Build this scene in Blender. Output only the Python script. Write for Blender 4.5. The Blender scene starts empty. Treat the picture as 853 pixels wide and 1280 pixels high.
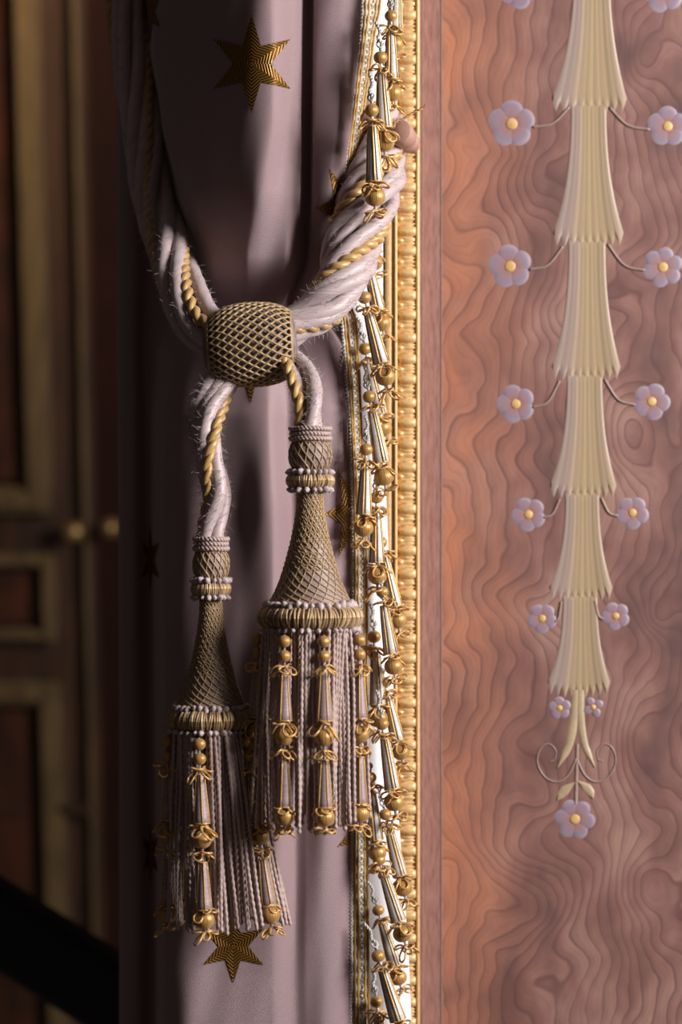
import bpy, math, random
from mathutils import Vector, Matrix, Quaternion
from math import sin, cos, pi, sqrt, exp, floor

R = random.Random(7)
sc = bpy.context.scene
C = sc.collection
S0, CAMD, ZC = 0.0006, 2.0, 1.2      # 0.6 mm per photo pixel at y = 0, camera 2 m away

def sca(y): return S0 * (CAMD + y) / CAMD
def P(px, py, y=0.0):
    s = sca(y)
    return Vector(((px - 426.5) * s, y, ZC + (640 - py) * s))

# ------------------------------------------------------------------ mesh building
class MB:
    def __init__(s): s.v = []; s.f = []; s.uv = []
    def add(s, co): s.v.append(tuple(co)); return len(s.v) - 1
    def face(s, idx, uvs=None):
        s.f.append(tuple(idx)); s.uv.append(uvs if uvs else [(0, 0)] * len(idx))
    def grid(s, rows, uvf=None, closed=False):
        """rows: list of lists of points; uvf(i, j) -> uv"""
        base = len(s.v); n = len(rows[0])
        for r in rows:
            for p in r: s.v.append(tuple(p))
        for i in range(len(rows) - 1):
            for j in range(n if closed else n - 1):
                k = (j + 1) % n
                a, b, c, d = base + i*n + j, base + i*n + k, base + (i+1)*n + k, base + (i+1)*n + j
                if uvf: u = [uvf(i, j), uvf(i, j+1), uvf(i+1, j+1), uvf(i+1, j)]
                else: u = None
                s.face((a, b, c, d), u)
        return base
    def box(s, x0, x1, y0, y1, z0, z1):
        b = len(s.v)
        for x in (x0, x1):
            for y in (y0, y1):
                for z in (z0, z1): s.v.append((x, y, z))
        for q in ((0,1,3,2),(4,6,7,5),(0,4,5,1),(2,3,7,6),(0,2,6,4),(1,5,7,3)):
            s.face([b+i for i in q])
    def obj(s, name, mat, parent=None, smooth=True):
        me = bpy.data.meshes.new(name)
        me.from_pydata(s.v, [], s.f)
        uvl = me.uv_layers.new(name='UVMap')
        flat = []
        for u in s.uv:
            for a in u: flat.extend(a)
        uvl.data.foreach_set('uv', flat)
        if smooth: me.polygons.foreach_set('use_smooth', [True] * len(me.polygons))
        me.materials.append(mat)
        me.update()
        o = bpy.data.objects.new(name, me); C.objects.link(o)
        if parent: attach(o, parent)
        return o

def attach(o, parent):
    o.parent = parent
    o.matrix_parent_inverse = world(parent).inverted()
def world(o):
    m = o.matrix_basis.copy()
    if o.parent: m = world(o.parent) @ o.matrix_parent_inverse @ m
    return m
def child(o, parent):                     # keeps o's local coordinates in the parent's frame
    o.parent = parent; return o

def thing(name, label, cat, loc=(0, 0, 0), group=None):
    o = bpy.data.objects.new(name, None); C.objects.link(o); o.location = loc
    o.empty_display_size = 0.02
    o['label'] = label; o['category'] = cat
    if group: o['group'] = group
    return o
def tag(o, label, cat, group=None):
    o['label'] = label; o['category'] = cat
    if group: o['group'] = group
    return o
def copy_tree(o, parent=None):
    c = o.copy(); C.objects.link(c)
    if parent: c.parent = parent
    for ch in [x for x in KIDS.get(o.name, [])]: copy_tree(ch, c)
    return c
KIDS = {}
def kid(o, parent):
    o.parent = parent; KIDS.setdefault(parent.name, []).append(o); return o

def catmull(pts, n):
    pts = [Vector(p) for p in pts]
    q = [pts[0]*2 - pts[1]] + pts + [pts[-1]*2 - pts[-2]]
    out = []
    m = len(pts) - 1
    for i in range(n + 1):
        t = i / n * m; k = min(int(t), m - 1); f = t - k
        a, b, c, d = q[k:k+4]
        out.append(0.5 * ((2*b) + (c - a)*f + (2*a - 5*b + 4*c - d)*f*f + (3*b - a - 3*c + d)*f*f*f))
    return out
def resample(pts, n):
    L = [0]
    for a, b in zip(pts, pts[1:]): L.append(L[-1] + (b - a).length)
    out = []; k = 0
    for i in range(n + 1):
        t = L[-1] * i / n
        while k < len(L) - 2 and L[k+1] < t: k += 1
        f = (t - L[k]) / max(1e-12, L[k+1] - L[k])
        out.append(pts[k].lerp(pts[k+1], min(1, max(0, f))))
    return out
def frames(pts, up=None):
    n = len(pts); T = []
    for i in range(n):
        a = pts[max(0, i-1)]; b = pts[min(n-1, i+1)]
        d = (b - a); T.append(d.normalized() if d.length > 1e-12 else Vector((0, 0, 1)))
    u = Vector(up) if up else Vector((0, -1, 0))
    u = u - T[0] * u.dot(T[0])
    if u.length < 1e-4: u = T[0].orthogonal()
    u.normalize(); out = []
    for i in range(n):
        if i:
            u = T[i-1].rotation_difference(T[i]) @ u
            u = (u - T[i] * u.dot(T[i])).normalized()
        out.append((T[i], u, T[i].cross(u).normalized()))
    return out

def tube(mb, pts, rad, nseg=8, plies=0, depth=0.45, rate=0.0, closed=False, phase=0.0, caps=True):
    """swept tube; plies>0 gives a twisted rope section, rate = radians per metre of twist"""
    n = len(pts); fr = frames(pts)
    rows = []; L = 0.0; meta = []
    for i in range(n):
        if i: L += (pts[i] - pts[i-1]).length
        r = rad(i / (n - 1)) if callable(rad) else rad
        T, u, w = fr[i]; ph = phase + rate * L
        row = []
        for j in range(nseg):
            th = 2*pi*j/nseg
            rr = r
            if plies: rr = r * (1 - depth * (1 - abs(cos(plies * (th - ph) / 2))))
            row.append(pts[i] + u*(rr*cos(th)) + w*(rr*sin(th)))
        rows.append(row); meta.append((L, ph))
    if closed:
        rows.append(rows[0]); meta.append(meta[-1])
    b = mb.grid(rows, lambda i, j: (j/nseg - (meta[i][1])/(2*pi), meta[i][0]), closed=True)
    if caps and not closed:
        mb.face([b + j for j in range(nseg)][::-1])
        m = b + (len(rows)-1)*nseg
        mb.face([m + j for j in range(nseg)])

def rope(mb, pts, R0, nply, pitch, nseg=6, ply_r=None, phase=0.0, flat=1.0):
    """real twisted rope: nply helical strands round a path"""
    fr = frames(pts); pr = ply_r or R0 * (0.56 if nply == 2 else 0.52)
    for k in range(nply):
        q = []; L = 0
        for i, p in enumerate(pts):
            if i: L += (p - pts[i-1]).length
            a = phase + 2*pi*k/nply + 2*pi*L/pitch
            T, u, w = fr[i]
            q.append(p + u*((R0-pr)*cos(a)) + w*((R0-pr)*sin(a)))
        tube(mb, q, pr, nseg, rate=30)

def lathe(mb, prof, nseg=24, off=(0, 0, 0), flute=0, famp=0.0, ax=None):
    """surface of revolution about local z, prof: [(r, z)] ; ax: optional Matrix"""
    rows = []; L = 0; Ls = []
    for i, (r, z) in enumerate(prof):
        if i: L += math.hypot(r - prof[i-1][0], z - prof[i-1][1])
        Ls.append(L); row = []
        for j in range(nseg):
            th = 2*pi*j/nseg
            rr = r * (1 + famp * cos(flute*th)) if flute else r
            p = Vector((rr*cos(th), rr*sin(th), z))
            if ax: p = ax @ p
            row.append(p + Vector(off))
        rows.append(row)
    mb.grid(rows, lambda i, j: (j/nseg, Ls[i]), closed=True)

def interp(tab, x):
    """piecewise smooth table [(x, v...)]"""
    if x <= tab[0][0]: return tab[0][1:] if len(tab[0]) > 2 else tab[0][1]
    for a, b in zip(tab, tab[1:]):
        if x <= b[0]:
            f = (x - a[0]) / (b[0] - a[0])
            if len(a) == 2: return a[1] + (b[1]-a[1])*f
            return tuple(p + (q-p)*f for p, q in zip(a[1:], b[1:]))
    return tab[-1][1:] if len(tab[-1]) > 2 else tab[-1][1]

# ------------------------------------------------------------------ materials
class NT:
    def __init__(s, name):
        s.m = bpy.data.materials.new(name); s.m.use_nodes = True
        s.t = s.m.node_tree; s.b = s.t.nodes['Principled BSDF']
    def n(s, typ, **kw):
        x = s.t.nodes.new(typ)
        for k, v in kw.items():
            if k in x.inputs.keys(): x.inputs[k].default_value = v
            else: setattr(x, k, v)
        return x
    def l(s, a, b): s.t.links.new(a, b)
    def val(s, x, sock):
        if isinstance(x, (int, float)): sock.default_value = x
        else: s.l(x, sock)
    def math(s, op, a, b=0.0, c=None):
        x = s.t.nodes.new('ShaderNodeMath'); x.operation = op
        s.val(a, x.inputs[0]); s.val(b, x.inputs[1])
        if c is not None: s.val(c, x.inputs[2])
        return x.outputs[0]
    def mix(s, f, a, b):
        x = s.t.nodes.new('ShaderNodeMix'); x.data_type = 'RGBA'
        s.val(f, x.inputs['Factor'])
        for v, q in ((a, x.inputs[6]), (b, x.inputs[7])):
            if isinstance(v, tuple): q.default_value = (*v, 1)
            else: s.l(v, q)
        return x.outputs[2]
    def ramp(s, f, stops, mode='LINEAR'):
        x = s.t.nodes.new('ShaderNodeValToRGB'); x.color_ramp.interpolation = mode
        e = x.color_ramp.elements
        while len(e) < len(stops): e.new(0.5)
        for i, (p, c) in enumerate(stops):
            e[i].position = p; e[i].color = (*c, 1)
        s.l(f, x.inputs[0]); return x.outputs[0]
    def noise(s, vec, scale, detail=2, rough=0.5, dist=0.0):
        x = s.n('ShaderNodeTexNoise', Scale=scale, Detail=detail, Roughness=rough, Distortion=dist)
        s.l(vec, x.inputs['Vector']); return x.outputs['Fac']
    def mapping(s, vec, scale, loc=(0, 0, 0), rot=(0, 0, 0)):
        x = s.n('ShaderNodeMapping'); x.inputs['Scale'].default_value = scale
        x.inputs['Location'].default_value = loc; x.inputs['Rotation'].default_value = rot
        s.l(vec, x.inputs['Vector']); return x.outputs[0]
    def bump(s, h, strength, dist=0.001):
        x = s.n('ShaderNodeBump', Strength=strength, Distance=dist)
        s.l(h, x.inputs['Height']); s.l(x.outputs[0], s.b.inputs['Normal'])
    def set(s, **kw):
        for k, v in kw.items():
            k = k.replace('_', ' ')
            if isinstance(v, tuple): v = (*v, 1)
            s.b.inputs[k].default_value = v
        return s

def srgb(r, g, b):
    f = lambda c: ((c/255+0.055)/1.055)**2.4 if c/255 > 0.04045 else c/255/12.92
    return (f(r), f(g), f(b))

def thread(name, c1, c2, su, sv, rough=0.45, metal=0.0, bump=0.5, bd=0.0006, sheen=0.2, spec=0.5):
    """silk / metal thread: streaks in tube UVs (su across, sv along, per metre)"""
    k = NT(name)
    uv = k.n('ShaderNodeTexCoord').outputs['UV']
    v = k.mapping(uv, (su, sv, 1))
    nz = k.noise(v, 1.0, 2, 0.6)
    col = k.ramp(nz, [(0.3, c1), (0.7, c2)])
    k.l(col, k.b.inputs['Base Color'])
    k.bump(nz, bump, bd)
    k.set(Roughness=rough, Metallic=metal)
    k.b.inputs['Sheen Weight'].default_value = sheen
    k.b.inputs['Specular IOR Level'].default_value = spec
    return k.m

M = {}
M['silk'] = thread('lilac_silk', srgb(158,136,138), srgb(206,188,188), 95, 22, 0.42, bump=0.35, bd=0.0004, sheen=0.35)
M['silk_cord'] = thread('lilac_cord', srgb(150,126,122), srgb(196,172,164), 20, 300, 0.5, bump=0.3, bd=0.0003)
M['tuft'] = thread('lilac_tuft', srgb(160,140,142), srgb(205,188,188), 8, 500, 0.6, bump=0.3, bd=0.0003)
M['gold_silk'] = thread('gold_silk', srgb(158,118,62), srgb(214,176,116), 30, 90, 0.4, 0.1, bump=0.4)
M['gold_cord'] = thread('gold_cord', srgb(176,126,64), srgb(230,186,116), 8, 500, 0.38, 0.3, bump=0.3, bd=0.0003)
M['gold_bead'] = thread('gold_bead_silk', srgb(136,96,42), srgb(208,162,92), 40, 15, 0.36, 0.25, bump=0.7, bd=0.0005)
M['net'] = thread('net_cord', srgb(132,102,66), srgb(196,166,126), 6, 900, 0.45, 0.1, bump=0.4, bd=0.0003)
M['wire'] = thread('gold_wire', srgb(184,136,66), srgb(236,196,122), 2, 900, 0.35, 0.3, bump=0.3, bd=0.0002)
M['dark_wire'] = thread('dark_wire', srgb(70,50,34), srgb(104,78,50), 2, 900, 0.5, 0.1, bump=0.2, bd=0.0002)
M['wrap_lilac'] = thread('wrapped_lilac_thread', srgb(116,92,92), srgb(180,156,156), 1.5, 2200, 0.36, bump=0.6, bd=0.0003)
M['wrap_silver'] = thread('wrapped_silver_thread', srgb(168,158,150), srgb(230,224,216), 1.5, 2200, 0.33, 0.0, bump=0.5, bd=0.0003)
M['head_base'] = thread('tassel_head_thread', srgb(116,96,92), srgb(172,150,146), 1.5, 1500, 0.5, bump=0.6, bd=0.0004)
M['knot_base'] = thread('knot_core', srgb(84,68,64), srgb(150,130,130), 3, 200, 0.6, bump=0.5)
M['silver_cord'] = thread('silver_cord', srgb(150,145,140), srgb(214,210,205), 3, 900, 0.45, 0.2, bump=0.3, bd=0.0003)
M['ring_gold'] = thread('wound_gold', srgb(112,76,38), srgb(222,192,148), 7, 3, 0.4, 0.2, bump=0.3, bd=0.0003)
M['braid_gold'] = thread('braid_gold', srgb(140,104,50), srgb(204,164,92), 3, 900, 0.45, 0.2, bump=0.6, bd=0.0005)
M['braid_silver'] = thread('braid_silver', srgb(160,148,130), srgb(226,216,200), 3, 700, 0.5, 0.1, bump=0.8, bd=0.0006)

def m_curtain():
    k = NT('mauve_silk_cloth')
    oc = k.n('ShaderNodeTexCoord').outputs['Object']
    big = k.noise(k.mapping(oc, (3, 3, 1.2)), 3, 2)
    k.l(k.mix(big, srgb(142,116,120), srgb(158,132,136)), k.b.inputs['Base Color'])
    v = k.mapping(oc, (1, 0.2, 1), rot=(0, math.radians(38), 0))
    w = k.n('ShaderNodeTexWave', Scale=330.0, Distortion=1.5, Detail=1.0); w.inputs['Detail Scale'].default_value = 2
    w.bands_direction = 'X'; k.l(v, w.inputs['Vector'])
    g = k.noise(oc, 1600, 1)
    h = k.math('ADD', k.math('MULTIPLY', w.outputs['Fac'], 0.6), k.math('MULTIPLY', g, 0.8))
    k.bump(h, 0.7, 0.0005)
    k.set(Roughness=0.5); k.b.inputs['Sheen Weight'].default_value = 0.45
    k.b.inputs['Sheen Roughness'].default_value = 0.4
    return k.m
M['curtain'] = m_curtain()

def m_star():
    k = NT('woven_gold_star')
    uv = k.n('ShaderNodeTexCoord').outputs['UV']
    w = k.n('ShaderNodeTexWave', Scale=1.0, Distortion=0.4); w.bands_direction = 'Y'
    k.l(uv, w.inputs['Vector'])
    k.l(k.ramp(w.outputs['Fac'], [(0.1, srgb(88,58,20)), (0.8, srgb(150,108,46))]), k.b.inputs['Base Color'])
    k.bump(w.outputs['Fac'], 0.8, 0.0005)
    k.set(Roughness=0.4, Metallic=0.55)
    return k.m
M['star'] = m_star()

def m_plain(name, c1, c2, scale=200, rough=0.5, metal=0.0, bump=0.2, bd=0.0005, stretch=(1, 1, 1), coat=0.0):
    k = NT(name)
    oc = k.n('ShaderNodeTexCoord').outputs['Object']
    nz = k.noise(k.mapping(oc, stretch), scale, 4, 0.6)
    k.l(k.ramp(nz, [(0.3, c1), (0.7, c2)]), k.b.inputs['Base Color'])
    k.bump(nz, bump, bd); k.set(Roughness=rough, Metallic=metal)
    k.b.inputs['Coat Weight'].default_value = coat
    k.b.inputs['Coat Roughness'].default_value = 0.25
    return k.m
M['lining'] = m_plain('white_lining', srgb(226,224,228), srgb(242,240,244), 900, 0.7)
M['gilt'] = m_plain('gilt_leaf', srgb(212,170,114), srgb(236,202,148), 260, 0.34, 0.2, 0.2, 0.0003)
M['gilt_dull'] = m_plain('gilt_worn', srgb(204,162,108), srgb(228,188,134), 320, 0.45, 0.15, 0.2, 0.0003)
M['border'] = m_plain('mahogany_border', srgb(128,92,88), srgb(166,124,118), 260, 0.5, 0, 0.1, stretch=(1.5, 1, 0.25), coat=0.15)
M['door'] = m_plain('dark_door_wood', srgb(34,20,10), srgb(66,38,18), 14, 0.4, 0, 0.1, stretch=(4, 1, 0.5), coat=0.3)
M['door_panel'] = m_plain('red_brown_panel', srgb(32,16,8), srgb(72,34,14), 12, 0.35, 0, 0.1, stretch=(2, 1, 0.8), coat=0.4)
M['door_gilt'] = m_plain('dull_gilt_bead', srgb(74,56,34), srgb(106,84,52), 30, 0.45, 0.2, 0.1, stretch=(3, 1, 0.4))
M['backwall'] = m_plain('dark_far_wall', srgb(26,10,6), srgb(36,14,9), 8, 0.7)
M['backwall'].node_tree.nodes['Principled BSDF'].inputs['Specular IOR Level'].default_value = 0.08
M['wall'] = m_plain('painted_wall_reveal', srgb(70,54,48), srgb(90,70,60), 30, 0.7)
M['black'] = m_plain('black_lacquer', srgb(7,7,8), srgb(12,11,12), 60, 0.5)
M['brass'] = m_plain('old_brass', srgb(110,84,48), srgb(140,108,64), 90, 0.35, 0.5)
M['peg'] = m_plain('pinkish_wood', srgb(166,126,110), srgb(180,140,124), 300, 0.55, 0, 0.15, stretch=(1, 1, 3))
M['brown_gold'] = thread('brown_gold_string', srgb(84,48,24), srgb(196,140,70), 1, 260, 0.5, 0.1)

PY = 0.085                       # depth of the marquetry face
PS = sca(PY)
def m_wood():
    k = NT('figured_wood_veneer')
    oc = k.n('ShaderNodeTexCoord').outputs['Object']
    sep = k.n('ShaderNodeSeparateXYZ'); k.l(oc, sep.inputs[0])
    X = k.math('MULTIPLY_ADD', sep.outputs['X'], 1/PS, 426.5)          # veneer laid out in 0.6 mm units
    Y = k.math('MULTIPLY_ADD', k.math('SUBTRACT', sep.outputs['Z'], ZC), -1/PS, 640.0)
    cmb = k.n('ShaderNodeCombineXYZ'); k.l(X, cmb.inputs[0]); k.l(Y, cmb.inputs[1])
    V = cmb.outputs[0]
    warp = k.noise(k.mapping(V, (0.0065, 0.0075, 1)), 1.0, 1, 0.4, 0.5)
    warp2 = k.noise(k.mapping(V, (0.014, 0.016, 1), (7, 3, 0)), 1.0, 2, 0.4, 0.2)
    F = k.math('MULTIPLY', X, 1/19.0)
    F = k.math('ADD', F, k.math('MULTIPLY', warp, 8.0))
    F = k.math('ADD', F, k.math('MULTIPLY', warp2, 1.9))
    for (cx, cy, sx, sy, A) in ((802,62,28,46,2.6),(790,548,34,60,3.6),(824,772,20,26,2.2),(800,930,30,62,3.6),
                                (812,1110,38,40,3.4),(690,180,60,80,1.6),(640,1060,60,34,2.6),(690,1120,60,50,-2.0),(650,930,50,50,1.6)):
        dx = k.math('MULTIPLY', k.math('SUBTRACT', X, cx), 1/sx)
        dy = k.math('MULTIPLY', k.math('SUBTRACT', Y, cy), 1/sy)
        d2 = k.math('ADD', k.math('MULTIPLY', dx, dx), k.math('MULTIPLY', dy, dy))
        F = k.math('ADD', F, k.math('MULTIPLY', k.math('EXPONENT', k.math('MULTIPLY', d2, -1.0)), A))
    fr = k.math('FRACT', F)
    fr3 = k.math('FRACT', k.math('MULTIPLY', F, 3.0))
    tone = k.noise(k.mapping(V, (0.010, 0.006, 1), (2, 9, 0)), 1.0, 3, 0.6)
    # redder, more golden heartwood towards the left border
    left = k.math('SUBTRACT', 1.0, k.math('MULTIPLY', k.math('SUBTRACT', X, 550.0), 1/130.0))
    left = k.math('MAXIMUM', left, 0.0)
    patch = k.noise(k.mapping(V, (0.014, 0.0085, 1), (5, 1, 0)), 1.0, 2, 0.5, 0.5)
    om = k.math('MULTIPLY', left, k.math('MULTIPLY_ADD', patch, 2.6, -0.55))
    om = k.math('MINIMUM', k.math('MAXIMUM', om, 0.0), 1.0)
    base = k.ramp(tone, [(0.32, srgb(100,72,72)), (0.5, srgb(146,104,96)), (0.66, srgb(176,136,124))])
    base = k.mix(k.math('MULTIPLY', om, 0.9), base, srgb(208,136,102))
    dark = k.mix(0.75, base, srgb(86,54,56))
    big = k.ramp(fr, [(0.0, (1,1,1)), (0.05, (1,1,1)), (0.13, (.55,.55,.55)), (0.5, (.12,.12,.12)), (0.9, (0,0,0)), (1.0, (.9,.9,.9))])
    # figure is soft in places, crisp in others
    cr = k.noise(k.mapping(V, (0.01, 0.01, 1), (1, 4, 0)), 1.0, 1)
    amt = k.math('MULTIPLY_ADD', cr, 1.1, 0.25)
    amt = k.math('MULTIPLY', amt, k.math('MULTIPLY_ADD', om, -0.45, 1.0))
    sepb = k.math('MULTIPLY', big, amt)
    col = k.mix(k.math('MINIMUM', sepb, 1.0), base, dark)
    fine = k.ramp(fr3, [(0.0, (1,1,1)), (0.2, (.2,.2,.2)), (0.9, (0,0,0)), (1.0, (.8,.8,.8))])
    col = k.mix(k.math('MULTIPLY', fine, 0.25), col, srgb(112,72,66))
    gr = k.noise(k.mapping(V, (0.9, 0.09, 1)), 1.0, 3, 0.7)
    col = k.mix(k.math('MULTIPLY', gr, 0.42), col, srgb(98,66,60))
    k.l(col, k.b.inputs['Base Color'])
    k.bump(gr, 0.05, 0.0004)
    k.set(Roughness=0.5); k.b.inputs['Coat Weight'].default_value = 0.35; k.b.inputs['Coat Roughness'].default_value = 0.35
    return k.m
M['wood'] = m_wood()

def m_bell():
    k = NT('pale_inlay')
    uv = k.n('ShaderNodeTexCoord').outputs['UV']
    s = k.n('ShaderNodeSeparateXYZ'); k.l(uv, s.inputs[0])
    a, b, c, d = srgb(166,146,138), srgb(184,160,136), srgb(170,146,114), srgb(180,154,118)
    col = k.ramp(s.outputs[0], [(0.0, a), (0.2, srgb(156,136,130)), (0.28, b), (0.42, c), (0.5, srgb(180,158,118)), (0.6, c), (0.68, d), (0.82, srgb(154,132,102)), (1.0, b)])
    f = k.math('FRACT', k.math('MULTIPLY', s.outputs[0], 9.0))
    seam = k.ramp(f, [(0.0, (1,1,1)), (0.1, (0,0,0)), (0.88, (0,0,0)), (1.0, (1,1,1))])
    col = k.mix(k.math('MULTIPLY', seam, 0.5), col, srgb(130,112,96))
    oc = k.n('ShaderNodeTexCoord').outputs['Object']
    nz = k.noise(k.mapping(oc, (5, 1, 0.6)), 120, 3)
    col = k.mix(k.math('MULTIPLY', nz, 0.35), col, srgb(140,122,108))
    k.l(col, k.b.inputs['Base Color'])
    k.set(Roughness=0.5); k.b.inputs['Coat Weight'].default_value = 0.3; k.b.inputs['Coat Roughness'].default_value = 0.35
    return k.m
M['bell'] = m_bell()
def m_petal():
    k = NT('blue_inlay')
    uv = k.n('ShaderNodeTexCoord').outputs['UV']
    s = k.n('ShaderNodeSeparateXYZ'); k.l(uv, s.inputs[0])
    oc = k.n('ShaderNodeTexCoord').outputs['Object']
    nz = k.noise(oc, 90, 2)
    r = k.math('ADD', s.outputs[1], k.math('MULTIPLY_ADD', nz, 0.3, -0.15))
    k.l(k.ramp(r, [(0.2, srgb(150,110,106)), (0.55, srgb(150,120,126)), (0.78, srgb(140,124,144)), (0.97, srgb(158,138,146))]), k.b.inputs['Base Color'])
    k.set(Roughness=0.5); k.b.inputs['Coat Weight'].default_value = 0.3; k.b.inputs['Coat Roughness'].default_value = 0.35
    return k.m
M['petal'] = m_petal()
M['centre'] = m_plain('yellow_inlay', srgb(196,156,96), srgb(216,178,116), 200, 0.5, coat=0.3)
M['stem'] = m_plain('grey_inlay', srgb(140,118,112), srgb(160,136,126), 200, 0.5, coat=0.3)
M['leaf'] = m_plain('cream_inlay', srgb(166,144,116), srgb(182,158,128), 120, 0.5, coat=0.3)

# ------------------------------------------------------------------ curtain
# control rows: py, then (px, depth in mm) at matching features
CR = [
 (-60, [(146,162),(150,148),(163,142),(172,148),(176,142),(178,120),(184,48),(240,8),(336,-30),(368,-10),(391,12),(396,-4),(428,-9),(455,0),(459,14)]),
 (60,  [(146,162),(150,148),(165,142),(180,148),(184,142),(186,120),(193,44),(246,6),(338,-31),(367,-11),(390,12),(394,-4),(422,-9),(448,0),(452,14)]),
 (150, [(146,162),(150,148),(168,142),(186,148),(192,142),(197,162),(205,40),(256,4),(339,-30),(366,-11),(389,12),(393,-5),(418,-10),(439,0),(443,14)]),
 (240, [(146,162),(150,148),(168,142),(190,148),(204,142),(216,108),(226,36),(268,4),(326,-24),(362,-11),(388,10),(392,-4),(410,-9),(427,2),(432,16)]),
 (320, [(146,162),(150,148),(168,142),(188,148),(205,142),(238,90),(250,34),(280,10),(312,-8),(356,-8),(384,14),(388,4),(398,0),(408,8),(414,20)]),
 (385, [(146,162),(150,148),(168,142),(184,148),(200,142),(250,80),(262,40),(284,26),(310,16),(340,12),(362,22),(366,18),(376,14),(392,14),(400,24)]),
 (440, [(146,162),(150,148),(168,142),(182,150),(194,142),(210,84),(222,44),(268,24),(304,14),(332,8),(358,16),(362,14),(386,8),(430,10),(436,22)]),
 (520, [(147,162),(151,148),(168,142),(184,150),(190,142),(200,84),(206,34),(250,8),(292,-6),(334,-14),(362,4),(374,2),(402,-8),(436,4),(441,18)]),
 (640, [(148,162),(152,148),(168,142),(186,150),(190,142),(199,84),(205,24),(248,2),(300,-10),(340,-24),(372,2),(384,-4),(406,-12),(439,4),(443,18)]),
 (900, [(149,162),(153,148),(170,142),(189,150),(193,142),(200,84),(206,22),(246,0),(300,-12),(342,-22),(372,-2),(384,-5),(406,-11),(441,3),(445,18)]),
 (1090,[(149,162),(153,148),(172,142),(191,150),(195,142),(200,84),(206,16),(240,-3),(300,-13),(340,-19),(370,0),(384,-3),(406,-6),(440,3),(444,18)]),
 (1220,[(149,162),(153,148),(172,142),(191,150),(195,142),(200,84),(206,6),(240,-6),(300,-8),(340,-9),(370,0),(384,-3),(406,-6),(440,3),(444,18)]),
 (1340,[(149,162),(153,148),(172,142),(191,150),(195,142),(200,84),(206,6),(240,-6),(300,-8),(340,-9),(370,0),(384,-3),(406,-6),(440,3),(444,18)]),
]
def crow(py):
    if py <= CR[0][0]: return CR[0][1]
    for a, b in zip(CR, CR[1:]):
        if py <= b[0]:
            f = (py - a[0]) / (b[0] - a[0]); f = f*f*(3-2*f)*0.5 + f*0.5
            return [(p[0] + (q[0]-p[0])*f, p[1] + (q[1]-p[1])*f) for p, q in zip(a[1], b[1])]
    return CR[-1][1]
def hermite(pts, x):
    n = len(pts)
    if x <= pts[0][0]: return pts[0][1]
    if x >= pts[-1][0]: return pts[-1][1]
    def sl(i):
        if i == 0 or i == n-1: 
            j = min(max(i, 1), n-1); return (pts[j][1]-pts[j-1][1])/(pts[j][0]-pts[j-1][0])
        d0 = (pts[i][1]-pts[i-1][1])/(pts[i][0]-pts[i-1][0]); d1 = (pts[i+1][1]-pts[i][1])/(pts[i+1][0]-pts[i][0])
        if d0*d1 <= 0: return 0
        return 2*d0*d1/(d0+d1)
    for i in range(n-1):
        if x <= pts[i+1][0]:
            h = pts[i+1][0]-pts[i][0]; t = (x-pts[i][0])/h
            return ((2*t**3-3*t*t+1)*pts[i][1] + (t**3-2*t*t+t)*h*sl(i) + (-2*t**3+3*t*t)*pts[i+1][1] + (t**3-t*t)*h*sl(i+1))
def cdepth(px, py, row=None):
    row = row or crow(py)
    d = hermite(row, px)
    wob = 1.2*sin(px*0.09 + py*0.012) + 0.9*sin(px*0.045 - py*0.021 + 1.3) + 0.6*sin(px*0.15+py*0.03)
    if 150 < py < 440 and 250 < px < 385:     # small gathers running into the knot
        w = sin(pi*(py-150)/290)
        wob += w*(2.6*cos((px-303+(py-280)*0.12)*2*pi/46))
    return (d + wob*0.45) * 0.001
cm = MB(); rows = []
NR, NCc = 330, 26
pys = [-60 + 1400*i/NR for i in range(NR+1)]
for py in pys:
    r = crow(py); line = []
    for i in range(len(r)-1):
        m = NCc if r[i+1][0]-r[i][0] > 25 else 9
        for j in range(m):
            # constant topology: choose m by index
            pass
    rows.append(r)
segs = [4, 6, 6, 5, 6, 10, 18, 24, 18, 16, 6, 14, 14, 6]
grid = []
for py, r in zip(pys, rows):
    line = []
    for i, m in enumerate(segs):
        for j in range(m):
            px = r[i][0] + (r[i+1][0]-r[i][0])*j/m
            line.append(P(px, py, cdepth(px, py, r)))
    px = r[-1][0]; line.append(P(px, py, cdepth(px, py, r)))
    grid.append(line)
cm.grid(grid)
curtain = cm.obj('curtain', M['curtain'])
curtain.location = (0, 0, 0)
tag(curtain, 'mauve silk curtain with woven gold stars, gathered in by the rope', 'curtain')
sol = curtain.modifiers.new('cloth', 'SOLIDIFY'); sol.thickness = 0.0009; sol.offset = 1.0

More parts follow.
